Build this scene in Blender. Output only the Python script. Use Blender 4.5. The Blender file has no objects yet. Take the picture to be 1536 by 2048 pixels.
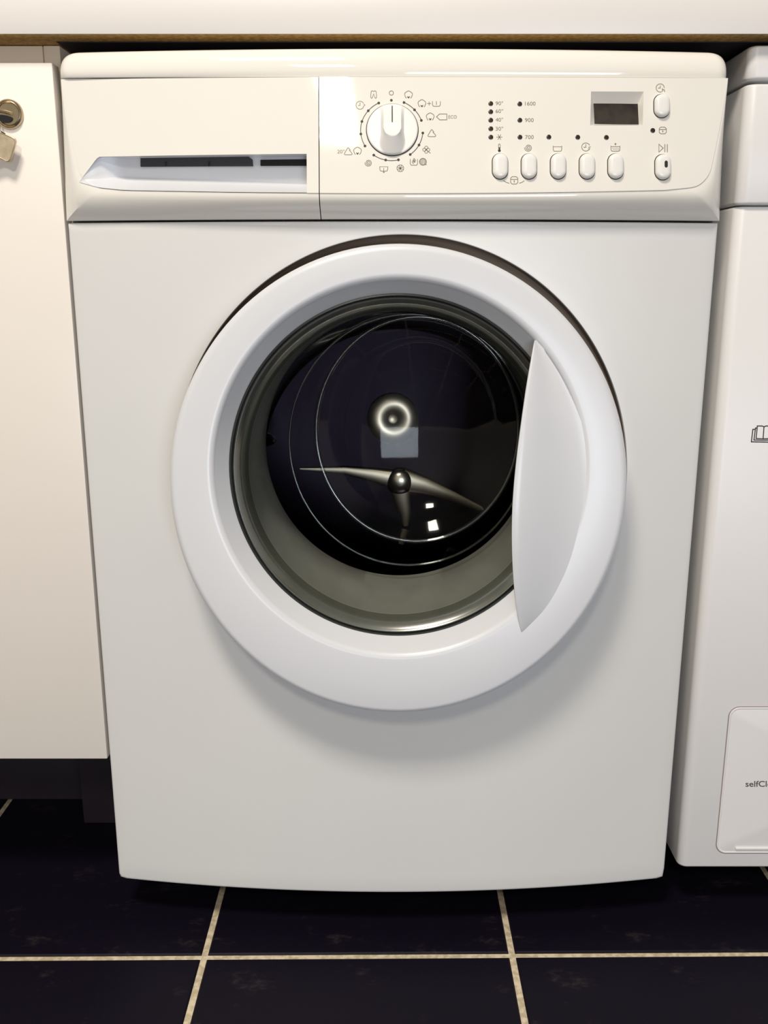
import bpy, bmesh, math, random
from mathutils import Vector, Matrix

random.seed(7)
S = bpy.context.scene
COL = S.collection
PI = math.pi

# ------------------------------------------------------------------ camera
FPX, PITCH, DIST, CAMZ, CAMX = 1850.0, math.radians(13.94), 0.89115, 0.68693, -0.00826
cam_data = bpy.data.cameras.new('camera')
cam_data.sensor_fit = 'VERTICAL'
cam_data.sensor_height = 36.0
cam_data.lens = FPX / 2048.0 * 36.0
cam_data.clip_start = 0.02
cam = bpy.data.objects.new('camera', cam_data)
cam.location = (CAMX, -DIST, CAMZ)
cam.rotation_euler = (PI / 2 - PITCH, 0, 0)
COL.objects.link(cam)
S.camera = cam

# ------------------------------------------------------------------ world, light, exposure
world = bpy.data.worlds.new('world')
S.world = world
world.use_nodes = True
world.node_tree.nodes['Background'].inputs[0].default_value = (0.9, 0.85, 0.8, 1)
world.node_tree.nodes['Background'].inputs[1].default_value = 0.05

def area(name, loc, target, sx, sy, power, color, shape='RECTANGLE'):
    d = bpy.data.lights.new(name, 'AREA')
    d.shape = shape
    d.size, d.size_y = sx, sy
    d.energy, d.color = power, color
    o = bpy.data.objects.new(name, d)
    o.location = loc
    o.rotation_euler = (Vector(target) - Vector(loc)).to_track_quat('-Z', 'Y').to_euler()
    COL.objects.link(o)
    return o

# flush ceiling panel over the aisle (seen mirrored in the control panel), a second one to the left,
# and an added cool fill set low behind the camera, with no source built
area('ceiling_lamp', (-0.372, -2.85, 2.385), (-0.372, -2.85, 0), 0.30, 0.54, 37, (1.0, 0.93, 0.82))
area('ceiling_lamp_near', (-0.40, -1.25, 2.385), (-0.40, -1.25, 0), 0.42, 0.42, 46, (1.0, 0.92, 0.80))
area('daylight_door', (0.75, -3.2, 0.40), (0.0, 0.0, 0.55), 1.3, 0.75, 29, (0.80, 0.87, 1.0))

S.view_settings.view_transform = 'Standard'
S.view_settings.look = 'None'
S.view_settings.gamma = 1.0
S.view_settings.use_curve_mapping = False
S.view_settings.exposure = 0.0

# ------------------------------------------------------------------ helpers
def at(px, py, Y):
    """pixel of the photograph -> world point on the vertical plane y = Y"""
    t = math.tan(math.atan((py - 1024) / FPX) + PITCH)
    d = Y + DIST
    return Vector((CAMX + (px - 768) / FPX * d * (math.cos(PITCH) + t * math.sin(PITCH)), Y, CAMZ - d * t))

def material(name, color, rough=0.4, metal=0.0, spec=0.5, coat=0.0):
    m = bpy.data.materials.new(name)
    m.use_nodes = True
    b = m.node_tree.nodes['Principled BSDF']
    b.inputs['Base Color'].default_value = (*color, 1)
    b.inputs['Roughness'].default_value = rough
    b.inputs['Metallic'].default_value = metal
    b.inputs['Specular IOR Level'].default_value = spec
    b.inputs['Coat Weight'].default_value = coat
    return m

def nodes_of(m):
    return m.node_tree.nodes, m.node_tree.links, m.node_tree.nodes['Principled BSDF']

def noisy(m, c1, c2, scale, detail=4, lo=0.4, hi=0.6, bump=0.0, rough=None):
    n, l, b = nodes_of(m)
    tc = n.new('ShaderNodeTexCoord')
    nz = n.new('ShaderNodeTexNoise')
    nz.inputs['Scale'].default_value = scale
    nz.inputs['Detail'].default_value = detail
    l.new(tc.outputs['Object'], nz.inputs['Vector'])
    r = n.new('ShaderNodeValToRGB')
    r.color_ramp.elements[0].position, r.color_ramp.elements[1].position = lo, hi
    r.color_ramp.elements[0].color, r.color_ramp.elements[1].color = (*c1, 1), (*c2, 1)
    l.new(nz.outputs['Fac'], r.inputs['Fac'])
    l.new(r.outputs['Color'], b.inputs['Base Color'])
    if bump:
        bp = n.new('ShaderNodeBump')
        bp.inputs['Strength'].default_value = bump
        bp.inputs['Distance'].default_value = 0.001
        l.new(nz.outputs['Fac'], bp.inputs['Height'])
        l.new(bp.outputs['Normal'], b.inputs['Normal'])
    return m

M = {}
M['enamel'] = noisy(material('white_enamel', (0.715, 0.712, 0.70), 0.30), (0.711, 0.708, 0.696), (0.719, 0.716, 0.704), 6, bump=0.0)
M['plastic'] = noisy(material('white_fascia_plastic', (0.84, 0.81, 0.75), 0.045), (0.838, 0.808, 0.748), (0.842, 0.812, 0.752), 9)
M['door_plastic'] = noisy(material('white_door_plastic', (0.68, 0.69, 0.72), 0.28), (0.677, 0.687, 0.717), (0.683, 0.693, 0.723), 9)
M['dryer_white'] = noisy(material('dryer_white', (0.78, 0.765, 0.755), 0.35), (0.777, 0.762, 0.752), (0.783, 0.768, 0.758), 7)
M['button'] = material('button_plastic', (0.84, 0.82, 0.79), 0.22)
M['dark_gap'] = material('dark_gap', (0.02, 0.015, 0.012), 0.7)
M['ink'] = material('grey_brown_ink', (0.20, 0.16, 0.11), 0.6)
M['black_ink'] = material('black_ink', (0.018, 0.013, 0.010), 0.5)
M['led'] = material('indicator_lens', (0.030, 0.022, 0.014), 0.25)
M['screen'] = noisy(material('display_glass', (0.03, 0.025, 0.022), 0.2), (0.028, 0.022, 0.022), (0.05, 0.042, 0.035), 60)
M['recess_dark'] = material('recess_dark', (0.035, 0.035, 0.042), 0.5)
M['cavity'] = material('cavity_black', (0.006, 0.006, 0.007), 0.8)
M['rubber'] = noisy(material('grey_rubber', (0.25, 0.245, 0.22), 0.40), (0.235, 0.23, 0.205), (0.265, 0.26, 0.235), 30)
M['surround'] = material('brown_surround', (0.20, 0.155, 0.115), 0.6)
M['seal'] = material('dark_seal', (0.02, 0.022, 0.02), 0.35)
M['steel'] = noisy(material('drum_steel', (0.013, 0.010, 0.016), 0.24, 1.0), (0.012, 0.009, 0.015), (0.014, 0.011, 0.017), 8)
M['steel_star'] = material('pressed_steel', (1.0, 0.88, 0.70), 0.36, 1.0)  # bright warm metal imitating lamp glare on the drum wall
M['hub_steel'] = material('polished_hub', (1.0, 0.93, 0.80), 0.22, 1.0)  # shinier metal imitating the glint at the star's centre
M['laminate'] = noisy(material('white_laminate', (0.79, 0.755, 0.725), 0.35), (0.787, 0.752, 0.722), (0.793, 0.758, 0.728), 5)
M['cab_white'] = noisy(material('cabinet_white', (0.82, 0.76, 0.69), 0.35), (0.818, 0.758, 0.688), (0.822, 0.762, 0.692), 5)
M['carcass'] = noisy(material('carcass_white', (0.85, 0.72, 0.55), 0.5), (0.83, 0.70, 0.53), (0.87, 0.74, 0.57), 5)
M['chipboard'] = noisy(material('chipboard', (0.42, 0.26, 0.08), 0.8), (0.40, 0.23, 0.06), (0.60, 0.38, 0.12), 220, bump=0.2)
M['foil'] = material('black_foil', (0.012, 0.007, 0.008), 0.7)  # near-black stand-in for the shade below the worktop
M['plinth'] = material('plinth_dark', (0.016, 0.009, 0.015), 0.6)
M['nickel'] = material('nickel', (0.62, 0.52, 0.36), 0.25, 1.0)
M['key_metal'] = noisy(material('key_metal', (0.62, 0.52, 0.36), 0.4, 0.6), (0.56, 0.46, 0.31), (0.68, 0.58, 0.42), 120)
M['grout'] = noisy(material('cream_grout', (0.62, 0.52, 0.36), 0.9), (0.50, 0.42, 0.28), (0.72, 0.62, 0.46), 160, bump=0.5)
M['wall'] = noisy(material('cream_wall_paint', (0.46, 0.45, 0.43), 0.8), (0.45, 0.44, 0.42), (0.47, 0.46, 0.44), 3)
M['foot'] = material('black_foot', (0.01, 0.01, 0.01), 0.6)

def slate():
    m = material('dark_slate_tile', (0.012, 0.010, 0.014), 0.5, spec=0.12)
    n, l, b = nodes_of(m)
    tc = n.new('ShaderNodeTexCoord')
    mp = n.new('ShaderNodeMapping')
    mp.inputs['Scale'].default_value = (1.0, 1.9, 1.0)
    mp.inputs['Rotation'].default_value = (0, 0, math.radians(28))
    l.new(tc.outputs['Object'], mp.inputs['Vector'])
    n1 = n.new('ShaderNodeTexNoise'); n1.inputs['Scale'].default_value = 11; n1.inputs['Detail'].default_value = 9
    n1.inputs['Roughness'].default_value = 0.72
    n2 = n.new('ShaderNodeTexNoise'); n2.inputs['Scale'].default_value = 120; n2.inputs['Detail'].default_value = 6
    l.new(mp.outputs[0], n1.inputs['Vector']); l.new(mp.outputs[0], n2.inputs['Vector'])
    r1 = n.new('ShaderNodeValToRGB')
    r1.color_ramp.elements[0].position, r1.color_ramp.elements[1].position = 0.57, 0.80
    r1.color_ramp.elements[0].color, r1.color_ramp.elements[1].color = (0, 0, 0, 1), (1, 1, 1, 1)
    l.new(n1.outputs['Fac'], r1.inputs['Fac'])
    r2 = n.new('ShaderNodeValToRGB')
    r2.color_ramp.elements[0].position, r2.color_ramp.elements[1].position = 0.40, 0.72
    r2.color_ramp.elements[0].color, r2.color_ramp.elements[1].color = (0.1, 0.1, 0.1, 1), (1, 1, 1, 1)
    l.new(n2.outputs['Fac'], r2.inputs['Fac'])
    mu = n.new('ShaderNodeMath'); mu.operation = 'MULTIPLY'
    l.new(r1.outputs['Color'], mu.inputs[0]); l.new(r2.outputs['Color'], mu.inputs[1])
    mx = n.new('ShaderNodeMix'); mx.data_type = 'RGBA'
    mx.inputs[6].default_value = (0.0055, 0.0038, 0.0100, 1)
    mx.inputs[7].default_value = (0.085, 0.07, 0.062, 1)
    l.new(mu.outputs[0], mx.inputs[0])
    l.new(mx.outputs[2], b.inputs['Base Color'])
    bp = n.new('ShaderNodeBump'); bp.inputs['Strength'].default_value = 0.25; bp.inputs['Distance'].default_value = 0.002
    l.new(n1.outputs['Fac'], bp.inputs['Height']); l.new(bp.outputs['Normal'], b.inputs['Normal'])
    return m
M['slate'] = slate()

def thin_glass(name, tint, f0=0.06, rough=0.02):
    m = bpy.data.materials.new(name)
    m.use_nodes = True
    n, l = m.node_tree.nodes, m.node_tree.links
    n.remove(n['Principled BSDF'])
    out = n['Material Output']
    tr = n.new('ShaderNodeBsdfTransparent'); tr.inputs['Color'].default_value = (*tint, 1)
    gl = n.new('ShaderNodeBsdfGlossy'); gl.inputs['Roughness'].default_value = rough
    gl.inputs['Color'].default_value = (0.60, 0.61, 0.59, 1)
    lw = n.new('ShaderNodeLayerWeight'); lw.inputs['Blend'].default_value = 0.5
    pw = n.new('ShaderNodeMath'); pw.operation = 'POWER'; pw.inputs[1].default_value = 4.5
    fr = n.new('ShaderNodeMath'); fr.operation = 'MULTIPLY_ADD'; fr.inputs[1].default_value = 0.90; fr.inputs[2].default_value = f0
    l.new(lw.outputs['Facing'], pw.inputs[0]); l.new(pw.outputs[0], fr.inputs[0])
    mx = n.new('ShaderNodeMixShader')
    l.new(fr.outputs[0], mx.inputs[0]); l.new(tr.outputs[0], mx.inputs[1]); l.new(gl.outputs[0], mx.inputs[2])
    l.new(mx.outputs[0], out.inputs['Surface'])
    return m
def rim_glass():
    m = thin_glass('glass_rim', (0.62, 0.66, 0.60), rough=0.18)
    n, l = m.node_tree.nodes, m.node_tree.links
    mx = next(x for x in n if x.type == 'MIX_SHADER')
    for k in list(mx.inputs[0].links): l.remove(k)
    mx.inputs[0].default_value = 0.45
    return m
M['glass_rim'] = rim_glass()
M['glass_fold'] = thin_glass('glass_fold', (0.85, 0.87, 0.86), 0.16, rough=0.10)
M['glass'] = thin_glass('door_glass', (0.80, 0.82, 0.80), 0.03, rough=0.05)

def finish(me, mat, smooth, ang):
    me.materials.append(mat)
    me.validate()
    bm = bmesh.new(); bm.from_mesh(me)
    bmesh.ops.recalc_face_normals(bm, faces=bm.faces)
    bm.to_mesh(me); bm.free()
    me.polygons.foreach_set('use_smooth', [smooth] * len(me.polygons))
    if smooth:
        me.set_sharp_from_angle(angle=math.radians(ang))

def put(o, parent):
    COL.objects.link(o)
    if parent is not None:
        o.parent = parent
        # a thing's Empty stands at its base; meshes keep world coordinates
        if parent.type == 'EMPTY':
            o.matrix_parent_inverse = Matrix.Translation(-parent.location)
    return o

def mesh(name, V, F, mat, parent=None, smooth=True, ang=35):
    me = bpy.data.meshes.new(name)
    me.from_pydata([tuple(v) for v in V], [], F)
    finish(me, mat, smooth, ang)
    return put(bpy.data.objects.new(name, me), parent)

def box(name, x0, x1, y0, y1, z0, z1, mat, parent=None, bevel=0.0, seg=2):
    bm = bmesh.new()
    bmesh.ops.create_cube(bm, size=1)
    for v in bm.verts:
        v.co = Vector((x0 + (v.co.x + .5) * (x1 - x0), y0 + (v.co.y + .5) * (y1 - y0), z0 + (v.co.z + .5) * (z1 - z0)))
    if bevel:
        bmesh.ops.bevel(bm, geom=list(bm.edges), offset=bevel, segments=seg, profile=0.5, affect='EDGES')
    me = bpy.data.meshes.new(name)
    bm.to_mesh(me); bm.free()
    finish(me, mat, True, 40)
    return put(bpy.data.objects.new(name, me), parent)

def loft_data(rings, closed=True, cap0=False, cap1=False, V=None, F=None):
    V = [] if V is None else V
    F = [] if F is None else F
    n = len(rings[0]); o = len(V)
    for r in rings: V.extend(r)
    for i in range(len(rings) - 1):
        for j in range(n if closed else n - 1):
            k = (j + 1) % n
            F.append((o + i * n + j, o + i * n + k, o + (i + 1) * n + k, o + (i + 1) * n + j))
    for flag, i in ((cap0, 0), (cap1, len(rings) - 1)):
        if flag:
            c = Vector((0, 0, 0))
            for p in rings[i]: c += Vector(p)
            V.append(c / n); ci = len(V) - 1
            for j in range(n):
                F.append((o + i * n + j, o + i * n + (j + 1) % n, ci))
    return V, F

def loft(name, rings, mat, parent=None, closed=True, cap0=False, cap1=False, ang=35):
    V, F = loft_data(rings, closed, cap0, cap1)
    return mesh(name, V, F, mat, parent, True, ang)

def thing(name, label, cat, loc):
    o = bpy.data.objects.new(name, None)
    o.empty_display_size = 0.05
    o.location = loc
    o['label'] = label; o['category'] = cat
    COL.objects.link(o)
    return o

def structure(o):
    o['kind'] = 'structure'
    return o

def lerp(a, b, t): return a + (b - a) * t
def smooth01(t):
    t = max(0.0, min(1.0, t)); return t * t * (3 - 2 * t)

# ------------------------------------------------------------------ the room
XL, XR, YF, YB, ZC = -2.0, 2.0, -4.0, 0.68, 2.40
floor = structure(box('floor', XL, XR, YF, YB, -0.12, -0.0022, M['grout']))
structure(box('ceiling', XL, XR, YF, YB, ZC, ZC + 0.1, M['wall']))
structure(box('wall_back', XL, XR, YB, YB + 0.1, 0.0, ZC, M['wall']))
structure(box('wall_front', XL, XR, YF - 0.1, YF, 0.0, ZC, M['wall']))
structure(box('wall_left', XL - 0.1, XL, YF, YB, 0.0, ZC, M['wall']))
structure(box('wall_right', XR, XR + 0.1, YF, YB, 0.0, ZC, M['wall']))

# floor tiles, one object each, sharing one mesh
PX, GW = 0.3240, 0.0068
def tile_mesh():
    bm = bmesh.new()
    h = (PX - GW) / 2
    bmesh.ops.create_cube(bm, size=1)
    for v in bm.verts:
        v.co = Vector((v.co.x * 2 * h, v.co.y * 2 * h, -0.009 + (v.co.z + .5) * 0.009))
    for v in bm.verts: v.co.y += 0.0085 * v.co.x
    bmesh.ops.bevel(bm, geom=[e for e in bm.edges if all(v.co.z > -0.001 for v in e.verts)], offset=0.0015, segments=1, affect='EDGES')
    me = bpy.data.meshes.new('tile')
    bm.to_mesh(me); bm.free()
    finish(me, M['slate'], False, 30)
    return me
tm = tile_mesh()
for i in range(-6, 6):
    for j in range(-10, 2):
        x = -0.0352 + PX * i; y = -0.0590 + PX * (j + 0.5) + 0.0085 * x
        if abs(x) > 1.85 or y > 0.52 or y < -3.8: continue
        t = bpy.data.objects.new('tile', tm)
        t.location = (x, y, random.uniform(-0.0002, 0.0002))
        t.rotation_euler = (0, 0, random.choice((0,)) )
        t.parent = floor
        COL.objects.link(t)

# ------------------------------------------------------------------ worktop
wt = thing('worktop', 'thick white laminate worktop running across the top above both machines', 'worktop', (0, 0.3, 0.8956))
box('slab', -1.4, 1.5, -0.0130, YB - 0.004, 0.9006, 0.9356, M['laminate'], wt, 0.001)
box('front_edge', -1.4, 1.5, -0.0150, -0.0132, 0.8956, 0.9356, M['laminate'], wt, 0.0004)
box('underside_board', -1.4, 1.5, -0.0130, YB - 0.004, 0.8958, 0.9004, M['chipboard'], wt)['label'] = 'bare brown chipboard underside'
box('moisture_foil', -0.3005, 1.49, 0.012, YB - 0.006, 0.8950, 0.8957, M['foil'], wt)['label'] = 'black foil under the worktop'  # painted shade: thin black sheet where little light reaches the underside

# ------------------------------------------------------------------ washing machine
HW = 0.300
SPLIT = -0.0645                               # drawer | control panel
def bulge(x): return max(0.0, 1 - (x / HW) ** 2)
def ybody(x): return -0.025 * bulge(x)
ZT, ZP, ZS = 0.8606, 0.7640, 0.7418          # fascia top, plate bottom, scoop bottom
def yplate(x, z):
    k = (ZT - z) / (ZT - ZP)
    skew = 0.020 * (SPLIT - x) if x < SPLIT else 0.0      # the drawer front sits slightly askew
    return skew - (lerp(0.0125, 0.020, k) + lerp(0.016, 0.025, k) * bulge(x))

wm = thing('washing_machine', 'white front-loading washing machine with round glass door in the middle, under the worktop', 'washing machine', (0, 0.28, 0))

# casing: five-sided shell behind the front
def casing():
    bm = bmesh.new()
    w = 0.2985
    pts = [(-w, 0.012), (-w, 0.57), (w, 0.57), (w, 0.012)]
    V = []; F = []
    for z in (0.055, 0.858):
        for p in pts: V.append((p[0], p[1], z))
    n = 4
    F += [(0, 1, 5, 4), (1, 2, 6, 5), (2, 3, 7, 6), (0, 1, 2, 3), (4, 5, 6, 7)]
    return mesh('casing', V, F, M['enamel'], wm, False)
casing()

# front panel with the door hole
HC = (0.005, 0.512); HRX, HRZ = 0.170, 0.176
SC = (0.0082, 0.4985); SRX, SRZ = 0.2192, 0.2300
def front_panel():
    N = 320
    x0, x1, z0, z1, r = -HW, HW, 0.050, 0.7402, 0.005
    angs = [2 * PI * i / N for i in range(N)]
    for cxx, czz in ((x0, z0), (x0, z1), (x1, z0), (x1, z1)):
        for e in (-0.012, 0, 0.012):
            angs.append((math.atan2(czz - HC[1], cxx - HC[0]) + e) % (2 * PI))
    angs = sorted(angs)
    outer, inner = [], []
    for a in angs:
        dx, dz = math.cos(a), math.sin(a)
        ts = []
        if dx > 1e-9: ts.append((x1 - HC[0]) / dx)
        if dx < -1e-9: ts.append((x0 - HC[0]) / dx)
        if dz > 1e-9: ts.append((z1 - HC[1]) / dz)
        if dz < -1e-9: ts.append((z0 - HC[1]) / dz)
        t = min(ts)
        x, z = HC[0] + dx * t, HC[1] + dz * t
        # rounded lower corners
        for sx in (-1, 1):
            qx, qz = sx * (HW - r), z0 + r
            if (x - qx) * sx > 0 and z < qz:
                v = Vector((x - qx, z - qz)); v.normalize(); v *= r
                x, z = qx + v.x, qz + v.y
        outer.append((x, z)); inner.append((HC[0] + HRX * dx, HC[1] + HRZ * dz))
    n = len(angs)
    def ring(f, dy=0.0, ins=0.0):
        R = []
        for (ox, oz), (ix, iz) in zip(outer, inner):
            x, z = lerp(ix, ox, f), lerp(iz, oz, f)
            if ins:
                v = Vector((HC[0] - ox, 0.4 - oz))
                x += max(-ins, min(ins, v.x)); z += max(-ins, min(ins, v.y))
            R.append(Vector((x, ybody(x) + dy, z)))
        return R
    def oring(rx, rz, dy):
        R = []
        for a in angs:
            x, z = SC[0] + rx * math.cos(a), SC[1] + rz * math.sin(a)
            R.append(Vector((x, ybody(x) + dy, z)))
        return R
    # pressed hollow around the door, its shade put into a dark brown colour
    sur = [oring(HRX, HRZ, 0.040), oring(HRX, HRZ, 0.0125), oring(SRX - 0.004, SRZ - 0.004, 0.012), oring(SRX - 0.0012, SRZ - 0.0012, 0.010), oring(SRX - 0.0004, SRZ - 0.0004, 0.0015)]
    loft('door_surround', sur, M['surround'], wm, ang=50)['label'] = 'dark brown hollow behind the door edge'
    rings = [oring(SRX, SRZ, 0.0060), oring(SRX, SRZ, 0.0012), oring(SRX + 0.0006, SRZ + 0.0006, 0.0002)]
    edge = oring(SRX + 0.002, SRZ + 0.002, 0)
    rings.append(edge)
    full = ring(1)
    for k in range(1, 11):
        f = k / 11; R = []
        for p, q in zip(edge, full):
            x, z = lerp(p.x, q.x, f), lerp(p.z, q.z, f)
            R.append(Vector((x, ybody(x), z)))
        rings.append(R)
    rings.append(ring(1, 0, 0.0030)); rings.append(ring(1, 0.0003, 0.0016)); rings.append(ring(1, 0.0010, 0.0006))
    rings.append(ring(1, 0.0028, 0)); rings.append(ring(1, 0.030, 0))
    return loft('front_panel', rings, M['enamel'], wm, ang=50)
front_panel()

# lid
def lid():
    def plan(ins, y_in):
        P = []
        w = 0.2948 - ins
        nb = 48
        r = 0.011
        for i in range(nb + 1):
            x = lerp(-(w - r), w - r, i / nb)
            P.append((x, -(0.0105 + 0.016 * bulge(x)) + y_in))
        yc = P[-1][1] + r
        for i in range(1, 9):
            a = -PI / 2 + PI / 2 * i / 8
            P.append((w - r + r * math.cos(a), yc + r * math.sin(a)))
        P.append((w, 0.57)); P.append((-w, 0.57))
        for i in range(0, 8):
            a = PI + PI / 2 * i / 8
            P.append((-(w - r) + r * math.cos(a), yc + r * math.sin(a)))
        return P
    rings = []
    def ring(z, ins, y_in):
        rings.append([Vector((x, y, z - 0.0022 * bulge(x) * (1 if y < 0.1 else 0) * (1 - (z - 0.861) / 0.022))) for x, y in plan(ins, y_in)])
    ring(0.8613, 0.003, 0.006); ring(0.8613, 0.0006, 0.0006); ring(0.8620, 0, 0)
    for k in range(1, 11):
        a = k / 10 * PI / 2
        ring(0.864 + 0.0195 * math.sin(a), 0.0115 * (1 - math.cos(a)) ** 1.25, 0.011 * (1 - math.cos(a)))
    return loft('lid', rings, M['plastic'], wm, cap0=True, cap1=True, ang=50)
lid()

# plate outline in (x, z)
def side_x(z, sgn):
    """left / right edge of the raised plate at height z"""
    k = (ZT - z) / (ZT - ZP)
    xa, xb = (0.2925, 0.2775) if sgn < 0 else (0.2930, 0.2790)
    x = lerp(xa, xb, k ** 1.25)
    r = 0.016
    zc = ZP + r + 0.003
    if z < zc:
        q = min(1.0, (zc - z) / (r + 0.0026))
        x -= r * (1 - math.sqrt(max(0.0, 1 - q * q)))
    return sgn * x
def plate_bottom(x):
    a = abs(x) / 0.29
    return ZP + 0.0042 - 0.0062 * (1 - a * a)

def plate_point(xb, s):
    """xb = nominal x, s = 0 top .. 1 bottom"""
    zt = ZT - 0.0022 * bulge(xb)
    zb = plate_bottom(xb)
    z = lerp(zt, zb, s)
    ax = abs(xb)
    if ax > 0.24:
        sg = -1 if xb < 0 else 1
        xe = side_x(lerp(ZT, ZP + 0.0002, s), sg)
        x = sg * lerp(0.24, abs(xe), (ax - 0.24) / (HW - 0.24))
    else:
        x = xb
    return x, z

def skirt(pts_plate, pts_outer, nring=9):
    """convex scoop from the plate edge back to the body"""
    rings = []
    for k in range(nring + 1):
        u = k / nring
        ring = []
        for (px_, pz_), (ox, oz) in zip(pts_plate, pts_outer):
            x, z = lerp(px_, ox, u), lerp(pz_, oz, u)
            y0 = yplate(px_, pz_)
            y1 = ybody(ox) - 0.0012
            yy = lerp(y0, y1, u ** 1.9)
            ring.append(Vector((x, yy + (0.0008 if k == 0 else 0.0004 if k == 1 else 0), z)))
        rings.append(ring)
    rings.append([p + Vector((0, 0.02, 0)) for p in rings[-1]])
    return rings

def linspace(a, b, n): return [lerp(a, b, i / (n - 1)) for i in range(n)]

# --- control panel (right of the drawer)
DISP = [at(1184.5, 180, -0.03), at(1289.5, 249, -0.032)]
def control_panel():
    xs = linspace(SPLIT + 0.0004, DISP[0].x, 34)[:-1] + linspace(DISP[0].x, DISP[1].x, 8)[:-1] + linspace(DISP[1].x, HW, 26)
    zt = DISP[0].z; zb = DISP[1].z
    def s_of(z, x): return (ZT - 0.0022 * bulge(x) - z) / (ZT - 0.0022 * bulge(x) - plate_bottom(x))
    xm = (DISP[0].x + DISP[1].x) / 2
    s0, s1 = s_of(zt, xm), s_of(zb, xm)
    ss = linspace(0, s0, 4)[:-1] + linspace(s0, s1, 6)[:-1] + linspace(s1, 0.80, 7)[:-1] + [0.80 + 0.20 * (1 - (1 - i / 11) ** 1.7) for i in range(12)]
    V = []; F = []
    idx = {}
    for j, s in enumerate(ss):
        for i, xb in enumerate(xs):
            x, z = plate_point(xb, s)
            if j == 0: pass
            idx[i, j] = len(V)
            V.append(Vector((x, yplate(x, z), z)))
    def fi(x): return min(range(len(xs)), key=lambda i: abs(xs[i] - x))
    i0, i1 = fi(DISP[0].x), fi(DISP[1].x)
    j0 = min(range(len(ss)), key=lambda j: abs(ss[j] - s0)); j1 = min(range(len(ss)), key=lambda j: abs(ss[j] - s1))
    for j in range(len(ss) - 1):
        for i in range(len(xs) - 1):
            if i0 <= i < i1 and j0 <= j < j1: continue
            F.append((idx[i, j], idx[i + 1, j], idx[i + 1, j + 1], idx[i, j + 1]))
    # top return and left return
    top = [V[idx[i, 0]] for i in range(len(xs))]
    loft_data([top, [p + Vector((0, 0.02, 0)) for p in top]], False, V=V, F=F)
    left = [V[idx[0, j]] for j in range(len(ss))]
    loft_data([left, [p + Vector((0, 0.02, 0)) for p in left]], False, V=V, F=F)
    # skirt: bottom edge then right edge upwards
    pp, oo = [], []
    for i in range(len(xs)):
        x, z = plate_point(xs[i], 1)
        pp.append((x, z)); oo.append((xs[i] if xs[i] < 0.27 else lerp(0.27, HW, (xs[i] - 0.27) / (HW - 0.27)), ZS))
    for j in reversed(range(len(ss) - 1)):
        x, z = plate_point(HW, ss[j])
        pp.append((x, z)); oo.append((lerp(0.2948, HW, ss[j]), lerp(ZT, ZS, ss[j])))
    loft_data(skirt(pp, oo), False, V=V, F=F)
    o = mesh('control_panel', V, F, M['plastic'], wm, True, 30)
    # display recess: funnel walls down to the screen
    hole = [V[idx[i, j0]] for i in range(i0, i1 + 1)] + [V[idx[i1, j]] for j in range(j0 + 1, j1 + 1)] + \
           [V[idx[i, j1]] for i in reversed(range(i0, i1))] + [V[idx[i0, j]] for j in reversed(range(j0 + 1, j1))]
    return o, hole
panel, hole = control_panel()

# --- coordinates on the fascia, in photograph pixels
def P(px, py, lift=0.0):
    Y = -0.035
    for _ in range(6):
        q = at(px, py, Y)
        Y = yplate(q.x, q.z)
    q = at(px, py, Y)
    return q + Vector((0, -lift, 0))
def frame(px, py):
    o = P(px, py)
    u = (P(px + 5, py) - P(px - 5, py)) / 10
    v = (P(px, py + 5) - P(px, py - 5)) / 10          # downwards
    n = v.cross(u); n.normalize()
    if n.y > 0: n = -n
    return o, u, v, n * u.length

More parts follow.
